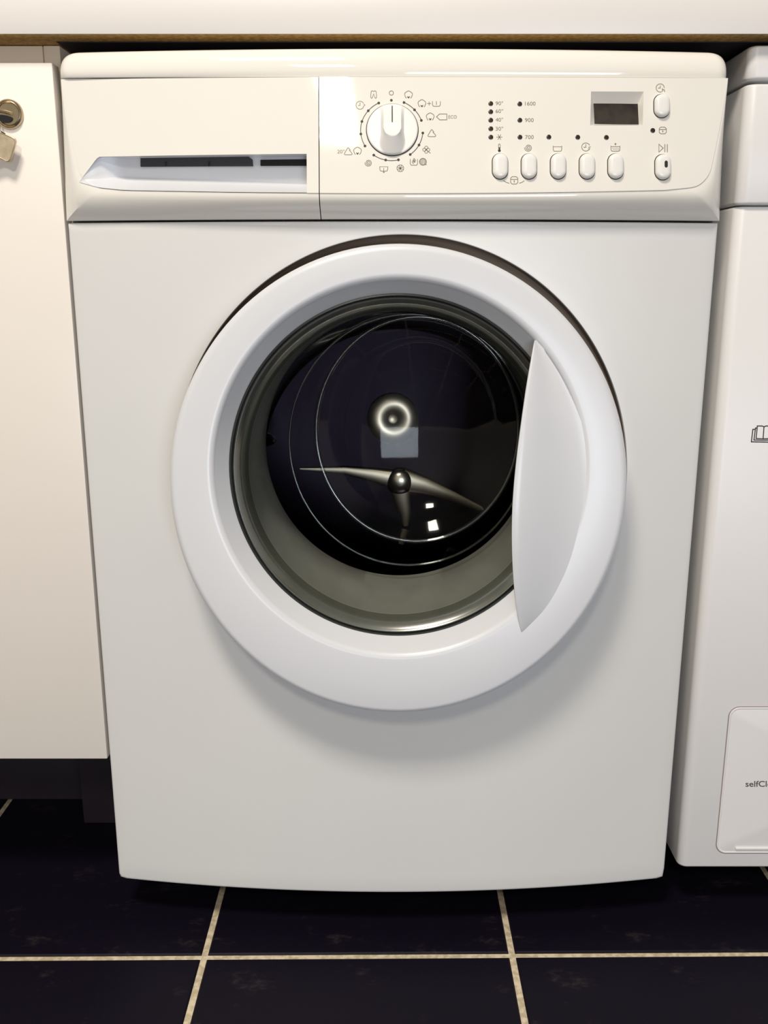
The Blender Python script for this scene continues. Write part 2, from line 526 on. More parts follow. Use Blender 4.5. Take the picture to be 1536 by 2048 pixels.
class Ink:
    """flat print made of thin ribbons; build() closes one piece and starts the next"""
    def __init__(self, mapper, mats=()): self.V, self.F, self.X, self.m, self.mats, self.cur = [], [], [], mapper, mats, 0
    def line(self, pts, w=1.5, closed=False):
        n = len(pts)
        L, R = [], []
        for i in range(n):
            a = Vector(pts[(i - 1) % n] if (closed or i > 0) else pts[i])
            b = Vector(pts[(i + 1) % n] if (closed or i < n - 1) else pts[i])
            c = Vector(pts[i])
            d1 = (c - a); d2 = (b - c)
            if d1.length < 1e-9: d1 = d2
            if d2.length < 1e-9: d2 = d1
            d1.normalize(); d2.normalize()
            n1 = Vector((-d1.y, d1.x)); n2 = Vector((-d2.y, d2.x))
            nn = n1 + n2
            if nn.length < 1e-6: nn = n1
            nn.normalize()
            k = w / 2 / max(0.5, nn.dot(n1))
            L.append(c + nn * k); R.append(c - nn * k)
        o = len(self.V)
        for p, q in zip(L, R):
            self.V.append(self.m(p.x, p.y)); self.V.append(self.m(q.x, q.y))
        for i in range(n if closed else n - 1):
            k = (i + 1) % n
            self.F.append((o + 2 * i, o + 2 * i + 1, o + 2 * k + 1, o + 2 * k)); self.X.append(self.cur)
    def arc(self, cx, cy, r, a0, a1, w=1.5, n=20, ry=None):
        ry = r if ry is None else ry
        full = abs(a1 - a0) >= 359.9
        pts = [(cx + r * math.cos(math.radians(lerp(a0, a1, i / n))), cy + ry * math.sin(math.radians(lerp(a0, a1, i / n)))) for i in range(n if full else n + 1)]
        self.line(pts, w, full)
    def poly(self, pts):
        o = len(self.V)
        self.V += [self.m(x, y) for x, y in pts]
        self.F.append(tuple(range(o, o + len(pts)))); self.X.append(self.cur)
    def disc(self, cx, cy, r, n=16):
        self.poly([(cx + r * math.cos(2 * PI * i / n), cy + r * math.sin(2 * PI * i / n)) for i in range(n)])
    def text(self, s, x, y, h, width=None, bold=False):
        """x left, y baseline, h cap height in px"""
        c = bpy.data.curves.new('t', 'FONT'); c.body = s; c.resolution_u = 3
        if bold: c.offset = 0.012
        o = bpy.data.objects.new('t', c); COL.objects.link(o)
        dg = bpy.context.evaluated_depsgraph_get(); dg.update()
        me = bpy.data.meshes.new_from_object(o.evaluated_get(dg))
        xs = [v.co.x for v in me.vertices]; ys = [v.co.y for v in me.vertices]
        sc = h / 0.70
        sx = sc if width is None else (sc * -width if width < 0 else width / (max(xs) - min(xs)))
        b = len(self.V)
        for v in me.vertices: self.V.append(self.m(x + (v.co.x - min(xs)) * sx, y - v.co.y * sc))
        for p in me.polygons: self.F.append(tuple(b + i for i in p.vertices)); self.X.append(self.cur)
        bpy.data.objects.remove(o); bpy.data.curves.remove(c); bpy.data.meshes.remove(me)
    def build(self, name, mat, parent):
        o = mesh(name, self.V, self.F, mat, parent, False)
        if self.mats:
            o.data.materials.clear()
            for q in self.mats: o.data.materials.append(q)
            for p, x in zip(o.data.polygons, self.X): p.material_index = x
        self.V, self.F, self.X = [], [], []
        return o

def cotton(k, cx, cy, r=8):
    pts = []
    for i in range(0, 41):
        a = math.radians(lerp(118, 422, i / 40))
        rr = r * (0.955 + 0.045 * math.cos(5 * (a - math.radians(270))))
        pts.append((cx + rr * math.cos(a), cy + rr * math.sin(a) * 0.95))
    k.line(pts, 1.25)
def cotton_seed(k, cx, cy, r=8):
    k.poly([(cx - 3.2, cy + 2.6), (cx, cy + 4.2), (cx + 3.2, cy + 2.6), (cx + 1.2, cy + 6.4), (cx, cy + 7.6), (cx - 1.2, cy + 6.4)])
def delta(k, cx, cy):
    k.line([(cx + 4.6, cy - 1.6), (cx + 1.6, cy - 5.2), (cx + 0.8, cy - 6.6), (cx - 0.8, cy - 6.6), (cx - 7.2, cy + 4.0), (cx - 7.6, cy + 6.0), (cx - 6.0, cy + 7.2),
            (cx + 6.4, cy + 7.2), (cx + 8.0, cy + 6.0), (cx + 7.4, cy + 3.8), (cx + 2.0, cy - 2.0)], 1.2)
def spiral(k, cx, cy, r):
    k.line([(cx + (1 + (r - 1) * i / 50) * math.cos(i * 0.30 + 0.8), cy + (1 + (r - 1) * i / 50) * math.sin(i * 0.30 + 0.8)) for i in range(51)], 1.2)
def tub(k, x0, x1, y0, y1):
    r = 3
    k.line([(x0, y0), (x0 + 0.3, y1 - r), (x0 + 1.2, y1 - 0.9), (x0 + r, y1), (x1 - r, y1), (x1 - 1.2, y1 - 0.9), (x1 - 0.3, y1 - r), (x1, y0)], 1.2)
def padlock(k, x0, x1, y0, y1):
    r = 3
    k.line([(x0, y0 + r), (x0 + r, y0), (x1 - r, y0), (x1, y0 + r), (x1, y1 - r), (x1 - r, y1), (x0 + r, y1), (x0, y1 - r)], 1.2, True)
    k.line([(x0, y0 + (y1 - y0) * .36), (x1, y0 + (y1 - y0) * .36)], 1.2)
    c = (x0 + x1) / 2
    k.disc(c, y0 + (y1 - y0) * .58, 1.2, 8); k.line([(c, y0 + (y1 - y0) * .58), (c, y0 + (y1 - y0) * .82)], 1.2)

pm = lambda x, y: P(x, y, 0.00012)
# dial marks: one piece for each run of dots
dk = Ink(pm)
DOTS = [(782.7, 200.6), (808, 205), (829, 219.6), (842.7, 240.8), (845.6, 266), (838, 290), (820.4, 309), (796.9, 319.6), (771.3, 320),
        (747.5, 310.2), (730, 292), (721.7, 268), (723.8, 243), (736.5, 221.5), (757.5, 206)]
for a, b in ((0, 0), (1, 3), (4, 6), (7, 9), (10, 14)):
    for i in range(a, b + 1): dk.disc(*DOTS[i], 2.7)
    for i in range(a, b):
        c = Vector((784.2, 261.0)); p, q = Vector(DOTS[i]) - c, Vector(DOTS[i + 1]) - c
        a0 = math.degrees(math.atan2(p.y, p.x)); a1 = math.degrees(math.atan2(q.y, q.x))
        if a1 < a0: a1 += 360
        pts = []
        for k in range(9):
            r = lerp(p.length, q.length, k / 8); aa = math.radians(lerp(a0, a1, k / 8))
            pts.append((c.x + r * math.cos(aa), c.y + r * math.sin(aa)))
        dk.line(pts, 1.4)
    dk.build('dial_mark', M['black_ink'], panel)

# symbols and numbers, one piece each
sy = Ink(pm, (M['ink'], M['black_ink']))
def done(name): sy.build(name, M['ink'], panel)
def black(f, *a):
    sy.cur = 1; f(*a); sy.cur = 0
sy.arc(782.7, 186, 4.2, 0, 360, 1.3); done('circle_symbol')
for c in ((817, 189.5), (843.8, 207), (860.4, 233.4), (715, 302)):
    cotton(sy, *c); black(cotton_seed, sy, *c); done('cotton_symbol')
sy.line([(854.5, 207), (862, 207)], 1.2); sy.line([(858.2, 203.3), (858.2, 210.7)], 1.2); done('plus_symbol')
tub(sy, 864.8, 880.8, 202.5, 212.6); sy.line([(872.8, 202.5), (872.8, 209.5)], 1.3); done('tub_symbol')
sy.line([(873, 233.6), (878.8, 228), (893.7, 228), (893.7, 239.6), (879.2, 239.6)], 1.3, True); done('tag_symbol')
sy.text('ECO', 897, 237, 6.6, 16.5); done('eco_lettering')
delta(sy, 863.5, 266); done('triangle_symbol')
for dx, dy in ((0, -4), (4, 0), (0, 4), (-4, 0)): sy.arc(852.5 + dx, 299.4 + dy, 3.1, 0, 360, 1.1, 12)
sy.line([(854, 301), (861, 306.5)], 1.2); black(sy.disc, 852.5, 299.4, 1.5, 8); done('flower_symbol')
sy.line([(820.6, 318), (820.6, 328), (822.5, 330.4), (833, 330.4), (835, 328), (835, 318)], 1.2)
sy.line([(827, 328), (824.5, 324), (828, 317), (831, 320), (829.5, 325)], 1.3); sy.line([(828, 325), (828, 320)], 2.4); done('hand_wash_symbol')
sy.arc(845.8, 323.5, 6.8, 0, 360, 1.4)
for k in range(-3, 4):
    hh = math.sqrt(max(0, 6.5 ** 2 - (k * 1.8) ** 2))
    sy.line([(845.8 + k * 1.8, 323.5 - hh), (845.8 + k * 1.8 + (0.5 if k > 0 else -0.5), 323.5 + hh)], 0.9)
sy.line([(846, 329.8), (853.5, 329)], 1.1); done('wool_symbol')
sy.arc(800.6, 336.5, 6.8, 0, 360, 1.1, 24)
for k in range(8):
    a = k * PI / 4 + PI / 8
    sy.line([(800.6 + 2 * math.cos(a), 336.5 + 2 * math.sin(a)), (800.6 + 6.6 * math.cos(a), 336.5 + 6.6 * math.sin(a))], 1.1)
black(sy.disc, 800.6, 336.5, 1.9, 8); done('wheel_symbol')
tub(sy, 759.5, 775.6, 332.6, 342.2); sy.line([(760.5, 333.4), (774.6, 333.4)], 0.8)
sy.line([(767.5, 336), (767.5, 344)], 1.1); sy.poly([(765.3, 343.6), (769.7, 343.6), (767.5, 346.4)]); done('drain_symbol')
spiral(sy, 736.9, 325.6, 7.2); done('spiral_symbol')
sy.text('20\u00b0', 674.6, 306.8, 7.2, 14.5); done('temperature_number')
delta(sy, 696.3, 302.3); done('triangle_symbol')
sy.arc(720, 210.5, 8, 30, 330, 1.1); sy.line([(720, 205), (720, 211), (716, 211)], 1.1); sy.line([(727, 208), (730, 210), (726, 214)], 1.0); done('clock_symbol')
sy.line([(742.5, 182.5), (741.5, 190), (741.6, 195), (743.2, 196.6), (744.8, 195.2), (747.3, 187.5), (749.8, 195.2), (751.4, 196.6), (753, 195), (753.1, 190), (752.1, 182.5), (749.6, 181.6), (747.3, 183), (745, 181.6)], 1.1, True)
done('trousers_symbol')
for t, y in (('90\u00b0', 210.4), ('60\u00b0', 226), ('40\u00b0', 243.2), ('30\u00b0', 261.2)):
    sy.text(t, 991.2, y, 7.6, 15); done('temperature_number')
for t, x, y, w in (('1600', 1050, 211, 21), ('900', 1049.8, 244, 17.5), ('700', 1050.3, 278, 17)):
    sy.text(t, x, y, 7.8, w); done('spin_speed_number')
for k in range(6):
    a = k * PI / 3
    sy.line([(998.7, 274.2), (998.7 + 6 * math.cos(a), 274.2 + 6 * math.sin(a))], 1.1)
black(sy.disc, 998.7, 274.2, 1.1, 8); done('snowflake_symbol')
sy.line([(997, 297), (997, 289.4), (998.7, 287.7), (1000.4, 289.4), (1000.4, 297)], 1.1)
black(sy.disc, 998.7, 301.2, 2.9); black(sy.line, [(998.7, 294.5), (998.7, 301)], 3.0); done('thermometer_symbol')
spiral(sy, 1056.6, 295.6, 7.6); done('spiral_symbol')
tub(sy, 1106.2, 1123.6, 291.7, 302.6); sy.line([(1107, 293.6), (1122.8, 293.6)], 1.0); done('tub_symbol')
sy.arc(1171.6, 294, 8.2, 25, 335, 1.2); sy.line([(1171.6, 288.5), (1171.6, 294.5), (1167, 294.5)], 1.2)
for k in range(3): sy.line([(1176.5, 294.5 + 2.4 * k), (1181.5 - k, 293.2 + 2.6 * k)], 0.9)
done('clock_symbol')
tub(sy, 1221.8, 1239.8, 291.7, 302.6); sy.line([(1222.5, 293.3), (1239, 293.3)], 1.0)
for r in range(2):
    for k in range(4): sy.line([(1224.8 + 3.4 * k + r, 296.4 + 3 * r), (1226.8 + 3.4 * k + r, 296.4 + 3 * r)], 1.0)
sy.line([(1230.8, 291), (1230.8, 286.8)], 1.1); sy.poly([(1228.4, 288.8), (1230.8, 285.6), (1233.2, 288.8)]); done('rinse_symbol')
sy.arc(1320.4, 176, 8.2, 70, 360, 1.2, 24); sy.line([(1320.4, 170.8), (1320.4, 176.2), (1316, 176.2)], 1.2)
sy.line([(1324.6, 176.5), (1324.6, 184)], 1.2); sy.line([(1324.6, 180.8), (1326.6, 179), (1328.8, 180), (1329.2, 184)], 1.2); done('clock_symbol')
padlock(sy, 1318.4, 1332.6, 254.4, 267.6); done('padlock_symbol')
padlock(sy, 1021.2, 1035.6, 353.4, 368)
sy.line([(1006.8, 361.2), (1012, 364.4), (1018.6, 366.6)], 1.2); sy.line([(1038.4, 366.6), (1044.5, 364.4), (1049, 361.2)], 1.2); done('padlock_symbol')
sy.line([(1317.8, 288.4), (1317.8, 304.2), (1326.4, 296.3)], 1.3, True); sy.line([(1329.6, 288.4), (1329.6, 304.4)], 1.4); sy.line([(1334.6, 288.4), (1334.6, 304.4)], 1.4)
done('play_pause_symbol')

# display
def display():
    c = Vector((0, 0, 0))
    for p in hole: c += p
    c /= len(hole)
    d = 0.0065
    S0 = [P(1190.3, 203.8), P(1279.6, 205), P(1281.4, 247), P(1192.3, 245.4)]
    # inner rectangle on the recessed plane, matched to the outer ring by corner interpolation
    A, B, C_, D_ = DISP[0].x, DISP[1].x, DISP[0].z, DISP[1].z
    inner = []
    for p in hole:
        tx = max(0, min(1, (p.x - A) / (B - A))); tz = max(0, min(1, (C_ - p.z) / (C_ - D_)))
        q = S0[0].lerp(S0[1], tx).lerp(S0[3].lerp(S0[2], tx), tz)
        inner.append(q + Vector((0, d, 0)))
    rings = [hole, [h.lerp(i, 0.10) for h, i in zip(hole, inner)], inner]
    fr = loft('display_frame', rings, M['plastic'], panel, ang=25)
    scr = mesh('display', [p + Vector((0, 0.0004, 0)) for p in inner] + [p + Vector((0, 0.003, 0)) for p in inner],
               [tuple(range(len(inner)))] + [(i, (i + 1) % len(inner), len(inner) + (i + 1) % len(inner), len(inner) + i) for i in range(len(inner))],
               M['screen'], panel, False)
    scr['label'] = 'dark blank digital display'
display()

# push buttons
def stadium(w, h, n=14):
    r = w / 2; c = h / 2 - r
    P_ = [(r * math.cos(PI * i / n), c + r * math.sin(PI * i / n)) for i in range(n + 1)]
    return P_ + [(-x, -y) for x, y in P_]
def button(cx, cy, w=30, h=50):
    o, u, v, n = frame(cx, cy)
    def ring(ins, ht): return [o + u * x + v * y + n * ht for x, y in stadium(w - 2 * ins, h - 2 * ins)]
    b = loft('button', [ring(0, -3), ring(0, 4.0), ring(0.8, 6.2), ring(2.2, 7.8), ring(4.5, 9.0), ring(8, 9.8), ring(12, 10.0)], M['button'], panel, cap1=True, ang=60)
    loft('button_gap', [ring(-1.5, -2), ring(-1.5, 0.35), ring(0.5, 0.35)], M['dark_gap'], b, ang=20)
    return b, (o, u, v, n)
for cx, cy in ((1000, 333), (1057.7, 333), (1116, 333), (1173.7, 333), (1230.8, 333)): button(cx, cy)
button(1323, 212.3, 30, 46)
sb, (o, u, v, n) = button(1325, 334.6, 30, 50)
sb['label'] = 'start button with a dark slot'
pts = [o + u * (3 + x) + v * (-4 + y) + n * 10.2 for x, y in stadium(6.4, 14, 6)]
pts2 = [p - n * 2.5 for p in pts]
loft('button_slot', [pts2, pts], M['black_ink'], sb, cap1=True, ang=20)

# indicator lights
for cx, cy in ((981.4, 207.3), (981.4, 223.7), (981.4, 240.5), (981.6, 257.6), (981.6, 274.4), (1039.4, 208), (1039.6, 240.5), (1039.8, 274.4),
               (1097.6, 274.2), (1155.4, 274.6), (1212.7, 275), (1305.4, 261)):
    o, u, v, n = frame(cx, cy)
    def ring(r, ht): return [o + (u * math.cos(2 * PI * i / 20) + v * math.sin(2 * PI * i / 20)) * r + n * ht for i in range(20)]
    loft('indicator_light', [ring(4.9, -1), ring(4.9, 0.4), ring(4.2, 0.7), ring(2, 0.9)], M['led'], panel, cap1=True, ang=60)

# program knob
def knob():
    cx, cy = 784.6, 260.0
    o, u, v, n = frame(cx, cy)
    RK = 51.0
    def hgt(x, y):
        H = 20.0
        along = smooth01((y + 56) / 62.0)
        yc = min(y, 2.0)
        dx, dy = x, y - yc
        dist = math.hypot(dx, dy) - 17.5
        fall = 5.0
        if dy > 0: fall = 5.0 + 30.0 * (dy / max(1e-6, math.hypot(dx, dy))) ** 2.5
        g = 1.0 if dist <= 0 else max(0.0, 1 - dist / fall)
        g = g if dist > 0 else 1.0
        return 4.5 + H * along * g
    V, F = [], []
    NR, NA = 46, 128
    rings = []
    for k in range(NR + 1):
        r = RK * (k / NR)
        if k == 0: r = 0.4
        R = []
        for i in range(NA):
            x, y = r * math.cos(2 * PI * i / NA), r * math.sin(2 * PI * i / NA)
            edge = 0.0 if k < NR - 1 else (0.5 if k == NR - 1 else 1.6)
            R.append(o + u * x + v * y + n * (min(hgt(x, y), 99) - edge))
        rings.append(R)
    rings.append([o + (u * math.cos(2 * PI * i / NA) + v * math.sin(2 * PI * i / NA)) * RK + n * -3 for i in range(NA)])
    k = loft('selector_knob', rings, M['button'], panel, cap0=True, ang=28)
    def ring(r, ht): return [o + (u * math.cos(2 * PI * i / 96) + v * math.sin(2 * PI * i / 96)) * r + n * ht for i in range(96)]
    loft('knob_gap', [ring(RK + 1.6, -1), ring(RK + 1.6, 0.4), ring(RK - 1, 0.4)], M['dark_gap'], k, ang=20)
    L = []
    for i in range(13):
        y = lerp(-46.5, -8, i / 12)
        for x in (-1.1, 1.1):
            L.append(o + u * (x - 0.3) + v * y + n * (hgt(x, y) + 0.35))
    mesh('pointer_line', L, [(2 * i, 2 * i + 1, 2 * i + 3, 2 * i + 2) for i in range(12)], M['black_ink'], k, True)
knob()

# --- detergent drawer with its grip recess
def drawer():
    V, F = [], []
    XR_ = SPLIT - 0.0004
    zopen = P(400, 310).z
    xe = P(613.5, 345).x                     # right end of the recess
    SL = [P(158.5, 363.5), P(164, 356), P(172, 345.5), P(181, 333.5), P(189, 322.5), P(194, 316.5), P(200, 312.8), P(208, 311), P(222, 310.4)]   # sloping left lip
    n_s = 14
    # upper plate
    xs = linspace(-HW, -0.245, 16)[:-1] + linspace(-0.245, XR_, 26)
    sO = lambda x: (ZT - 0.0022 * bulge(x) - zopen) / (ZT - 0.0022 * bulge(x) - plate_bottom(x))
    def grid(rows):
        n = len(rows[0]); o = len(V)
        for r in rows: V.extend(r)
        for j in range(len(rows) - 1):
            for i in range(n - 1):
                F.append((o + j * n + i, o + j * n + i + 1, o + (j + 1) * n + i + 1, o + (j + 1) * n + i))
    def surf(x, z): return Vector((x, yplate(x, z), z))
    rows = []
    for j in range(n_s + 1):
        rows.append([surf(*plate_point(xb, sO(xb) * j / n_s)) for xb in xs])
    grid(rows)
    top = rows[0]
    grid([top, [p + Vector((0, 0.02, 0)) for p in top]])
    # left piece between plate edge and the sloping lip
    svals = [lerp(sO(-HW), 0.985, (i / 20)) for i in range(21)]
    rows = []
    for s in svals:
        x0, z0 = plate_point(-HW, s)
        # lip x at this height
        zz = [p.z for p in SL]
        xl = None
        if z0 >= SL[-1].z: xl = SL[-1].x
        elif z0 <= SL[0].z: xl = SL[0].x
        else:
            for a, b in zip(SL[:-1], SL[1:]):
                if a.z <= z0 <= b.z:
                    xl = lerp(a.x, b.x, (z0 - a.z) / (b.z - a.z + 1e-12)); break
        xl = max(xl, x0 + 0.0002)
        rows.append([surf(lerp(x0, xl, i / 6), z0) for i in range(7)])
    grid(rows)
    # right strip beside the recess
    rows = []
    for j in range(9):
        rows.append([surf(lerp(xe, XR_, i / 2), lerp(zopen, plate_bottom(lerp(xe, XR_, i / 2)), j / 8)) for i in range(3)])
    grid(rows)
    right = [surf(XR_, lerp(ZT - 0.0022 * bulge(XR_), plate_bottom(XR_), j / 12)) for j in range(13)]
    grid([right, [p + Vector((0, 0.02, 0)) for p in right]])
    # skirt
    pp, oo = [], []
    ss = [1 - (1 - i / 20) ** 1.0 for i in range(21)]
    for s in ss:
        pp.append(plate_point(-HW, s)); oo.append((-lerp(0.2948, HW, s), lerp(ZT, ZS, s)))
    for xb in xs[1:]:
        pp.append(plate_point(xb, 1)); oo.append((xb, ZS))
    loft_data(skirt(pp, oo), False, V=V, F=F)
    dr = mesh('detergent_drawer', V, F, M['plastic'], wm, True, 30)
    # recess
    cols = []
    pxs = [158.5, 164, 172, 181, 189, 194, 200, 208, 222, 240, 262, 300, 340, 400, 460, 520, 570, 613.5]
    for i, px in enumerate(pxs):
        if i < len(SL): T = SL[i]
        else: T = Vector((P(px, 310).x, 0, zopen)); T = surf(T.x, T.z)
        # lower lip = plate bottom edge
        xb = P(px, 380).x
        best = None
        for k in range(200):
            xx = -HW + k / 199 * (HW + SPLIT)
            q = plate_point(xx, 1)
            if best is None or abs(q[0] - xb) < abs(best[0] - xb): best = q
        if i == 0: Lp = surf(T.x, T.z - 0.0004)
        else: Lp = surf(best[0], best[1] + 0.0003)
        g = smooth01((px - 158.5) / 95.0)
        dep = 0.017 * g
        T1 = T + Vector((0, dep * 0.75, -0.0005 * g))
        yb_px = lerp(362.5, 353.5, min(1, (px - 158.5) / 60)) if px < 218 else lerp(353.5, 368.5, (px - 218) / 395)
        Bz = at(px, yb_px, T.y + dep).z
        Bz = min(Bz, T1.z - 0.0003)
        B = Vector((T.x, T.y + dep, Bz))
        c = [T, T.lerp(T1, 0.5), T1]
        c += [T1.lerp(B, 0.33), T1.lerp(B, 0.66), B]
        c += [B.lerp(Lp, 0.12) + Vector((0, 0, -0.0006 * g)), B.lerp(Lp, 0.5) + Vector((0, 0, -0.0008 * g)), Lp]
        cols.append(c)
    V2, F2 = loft_data(cols, False)
    o = len(V2); V2 += cols[-1]; F2.append(tuple(range(o, o + len(cols[-1]))))      # right end wall
    rc = mesh('grip_recess', V2, F2, M['door_plastic'], dr, True, 50)
    # dark windows in the back wall
    def on_wall(px, py):
        Y = -0.02
        for _ in range(5):
            q = at(px, py, Y)
            Y = yplate(q.x, zopen) + 0.017 * 0.75 + (zopen - q.z) / max(1e-4, zopen - at(px, 362, Y).z) * 0.017 * 0.25
        return at(px, py, Y - 0.0022)
    def pane(name, pts, mat, thick=0.002):
        f = [on_wall(*p) for p in pts]; n = len(f)
        b = [p + Vector((0, thick, 0)) for p in f]
        return mesh(name, f + b, [tuple(range(n)), tuple(range(2 * n - 1, n - 1, -1))] + [(i, (i + 1) % n, n + (i + 1) % n, n + i) for i in range(n)], mat, dr, False)
    g = pane('grip_window', [(273, 312.6), (281, 317), (281, 333.5), (506, 332.3), (505, 319), (494, 311)], M['recess_dark'])
    g['label'] = 'dark grey window in the grip recess'
    for a in (332, 418):
        q = [on_wall(a - 0.9, 323), on_wall(a + 0.9, 323), on_wall(a + 0.9, 332.5), on_wall(a - 0.9, 332.5)]
        mesh('grip_rib', [p + Vector((0, -0.0012, 0)) for p in q] + q, [(0, 1, 2, 3), (0, 1, 5, 4), (1, 2, 6, 5), (2, 3, 7, 6), (3, 0, 4, 7)], M['cavity'], g, False)
    pane('grip_slot', [(521, 319.5), (613, 318.3), (613, 331.3), (521, 331.6)], M['cavity'])['label'] = 'black slot at the right of the grip recess'
drawer()

# --- door
def oval(cx, cz, rx, rz, yt, yb, n=160, a0=0.0, a1=2 * PI):
    R = []
    for i in range(n):
        a = a0 + (a1 - a0) * i / n
        s = math.sin(a)
        R.append(Vector((cx + rx * math.cos(a), lerp(yb, yt, (s + 1) / 2), cz + rz * s)))
    return R
OC = (0.0051, 0.5022)
RC = (0.0050, 0.5175)
def face_y(x, z): return lerp(-0.077, -0.047, (z - 0.2884) / 0.4327)
def door():
    R = []
    R.append(oval(*OC, 0.194, 0.1995, -0.0285, -0.036))
    R.append(oval(*OC, 0.2095, 0.2165, -0.0290, -0.0365))
    R.append(oval(*OC, 0.2109, 0.2180, -0.0305, -0.038))
    R.append(oval(*OC, 0.2109, 0.2180, -0.0400, -0.0680))
    for k in range(1, 9):
        a = k / 8 * PI / 2
        ins = 0.0070 * (1 - math.cos(a))
        R.append(oval(OC[0], OC[1], 0.2109 - ins, 0.2180 - ins, -0.0402 - 0.0066 * math.sin(a), -0.0683 - 0.0087 * math.sin(a)))
    R.append(oval(lerp(OC[0], RC[0], .5), lerp(OC[1], RC[1], .5), 0.188, 0.1955, -0.0485, -0.0778))
    R.append(oval(*RC, 0.1755, 0.1775, -0.0487, -0.0752))
    for k in range(1, 7):
        a = k / 6 * PI / 2 * 0.8
        ins = 0.0075 * math.sin(a)
        R.append(oval(RC[0], RC[1], 0.1755 - ins, 0.1775 - ins, -0.0487 + 0.006 * (1 - math.cos(a)) * 1.3, -0.0752 + 0.006 * (1 - math.cos(a)) * 1.3))
    R.append(oval(0.005, 0.517, 0.1585, 0.1610, -0.0335, -0.0570))
    R.append(oval(0.005, 0.517, 0.1570, 0.1597, -0.0300, -0.0530))
    R.append(oval(0.005, 0.517, 0.1570, 0.1597, -0.0260, -0.0400))
    d = loft('door', R, M['door_plastic'], wm, ang=40)
    d['label'] = 'round white porthole door ring'
    # dark seal line, glass bowl
    loft('glass_seal', [oval(0.005, 0.517, 0.1582, 0.1607, -0.0318, -0.0552), oval(0.005, 0.517, 0.1560, 0.1586, -0.0325, -0.0556), oval(0.005, 0.517, 0.1548, 0.1574, -0.0300, -0.0525)], M['seal'], d, ang=30)
    m = M['glass_rim']
    loft('glass_rim', [oval(0.005, 0.517, 0.1553, 0.1580, -0.0312, -0.0542), oval(0.005, 0.517, 0.1530, 0.1556, -0.0345, -0.0570), oval(0.005, 0.517, 0.1495, 0.1520, -0.0335, -0.0555),
                       oval(0.0055, 0.517, 0.1440, 0.1465, -0.0233, -0.0433), oval(0.0055, 0.517, 0.1420, 0.1445, -0.0190, -0.0385)], m, d, ang=60)['label'] = 'bright greenish glass rim'
    G = []
    G.append(oval(0.0055, 0.517, 0.1418, 0.1443, -0.0186, -0.0380))
    G.append(oval(0.006, 0.517, 0.1410, 0.1435, -0.0080, -0.0270))
    G.append(oval(0.008, 0.518, 0.1380, 0.1405, 0.0100, -0.0050))
    G.append(oval(0.014, 0.522, 0.1300, 0.1350, 0.0420, 0.0280))
    G.append(oval(0.021, 0.528, 0.1200, 0.1290, 0.0650, 0.0580))
    G.append(oval(0.026, 0.532, 0.1120, 0.1240, 0.0760, 0.0740))
    G.append(oval(0.028, 0.534, 0.1040, 0.1170, 0.0820, 0.0820))
    G.append(oval(0.028, 0.534, 0.0900, 0.1030, 0.0850, 0.0850))
    for k in (0.93, 0.84, 0.74, 0.62, 0.5, 0.36, 0.2, 0.05):
        G.append(oval(0.028, 0.534, 0.09 * k, 0.103 * k, 0.0850 + 0.026 * (1 - k * k) ** 0.8, 0.0850 + 0.026 * (1 - k * k) ** 0.8))
    g = loft('door_glass', G, M['glass'], d, cap1=True, ang=60)
    g['label'] = 'dark see-through glass bowl'
    for ccx, ccz, frx, frz, fy, ft, nm in ((0.027, 0.533, 0.1070, 0.1195, 0.0795, 0.0022, 'glass_fold'), (0.018, 0.525, 0.1240, 0.1310, 0.0545, 0.0013, 'glass_fold')):
        T = []
        for k in range(11):
            a = 2 * PI * k / 10
            T.append(oval(ccx, ccz, frx + ft * math.cos(a), frz + ft * math.cos(a), fy + ft * math.sin(a), fy + ft * math.sin(a), 128))
        loft(nm, T, M['glass_fold'], d, ang=80)
    return d
dr = door()

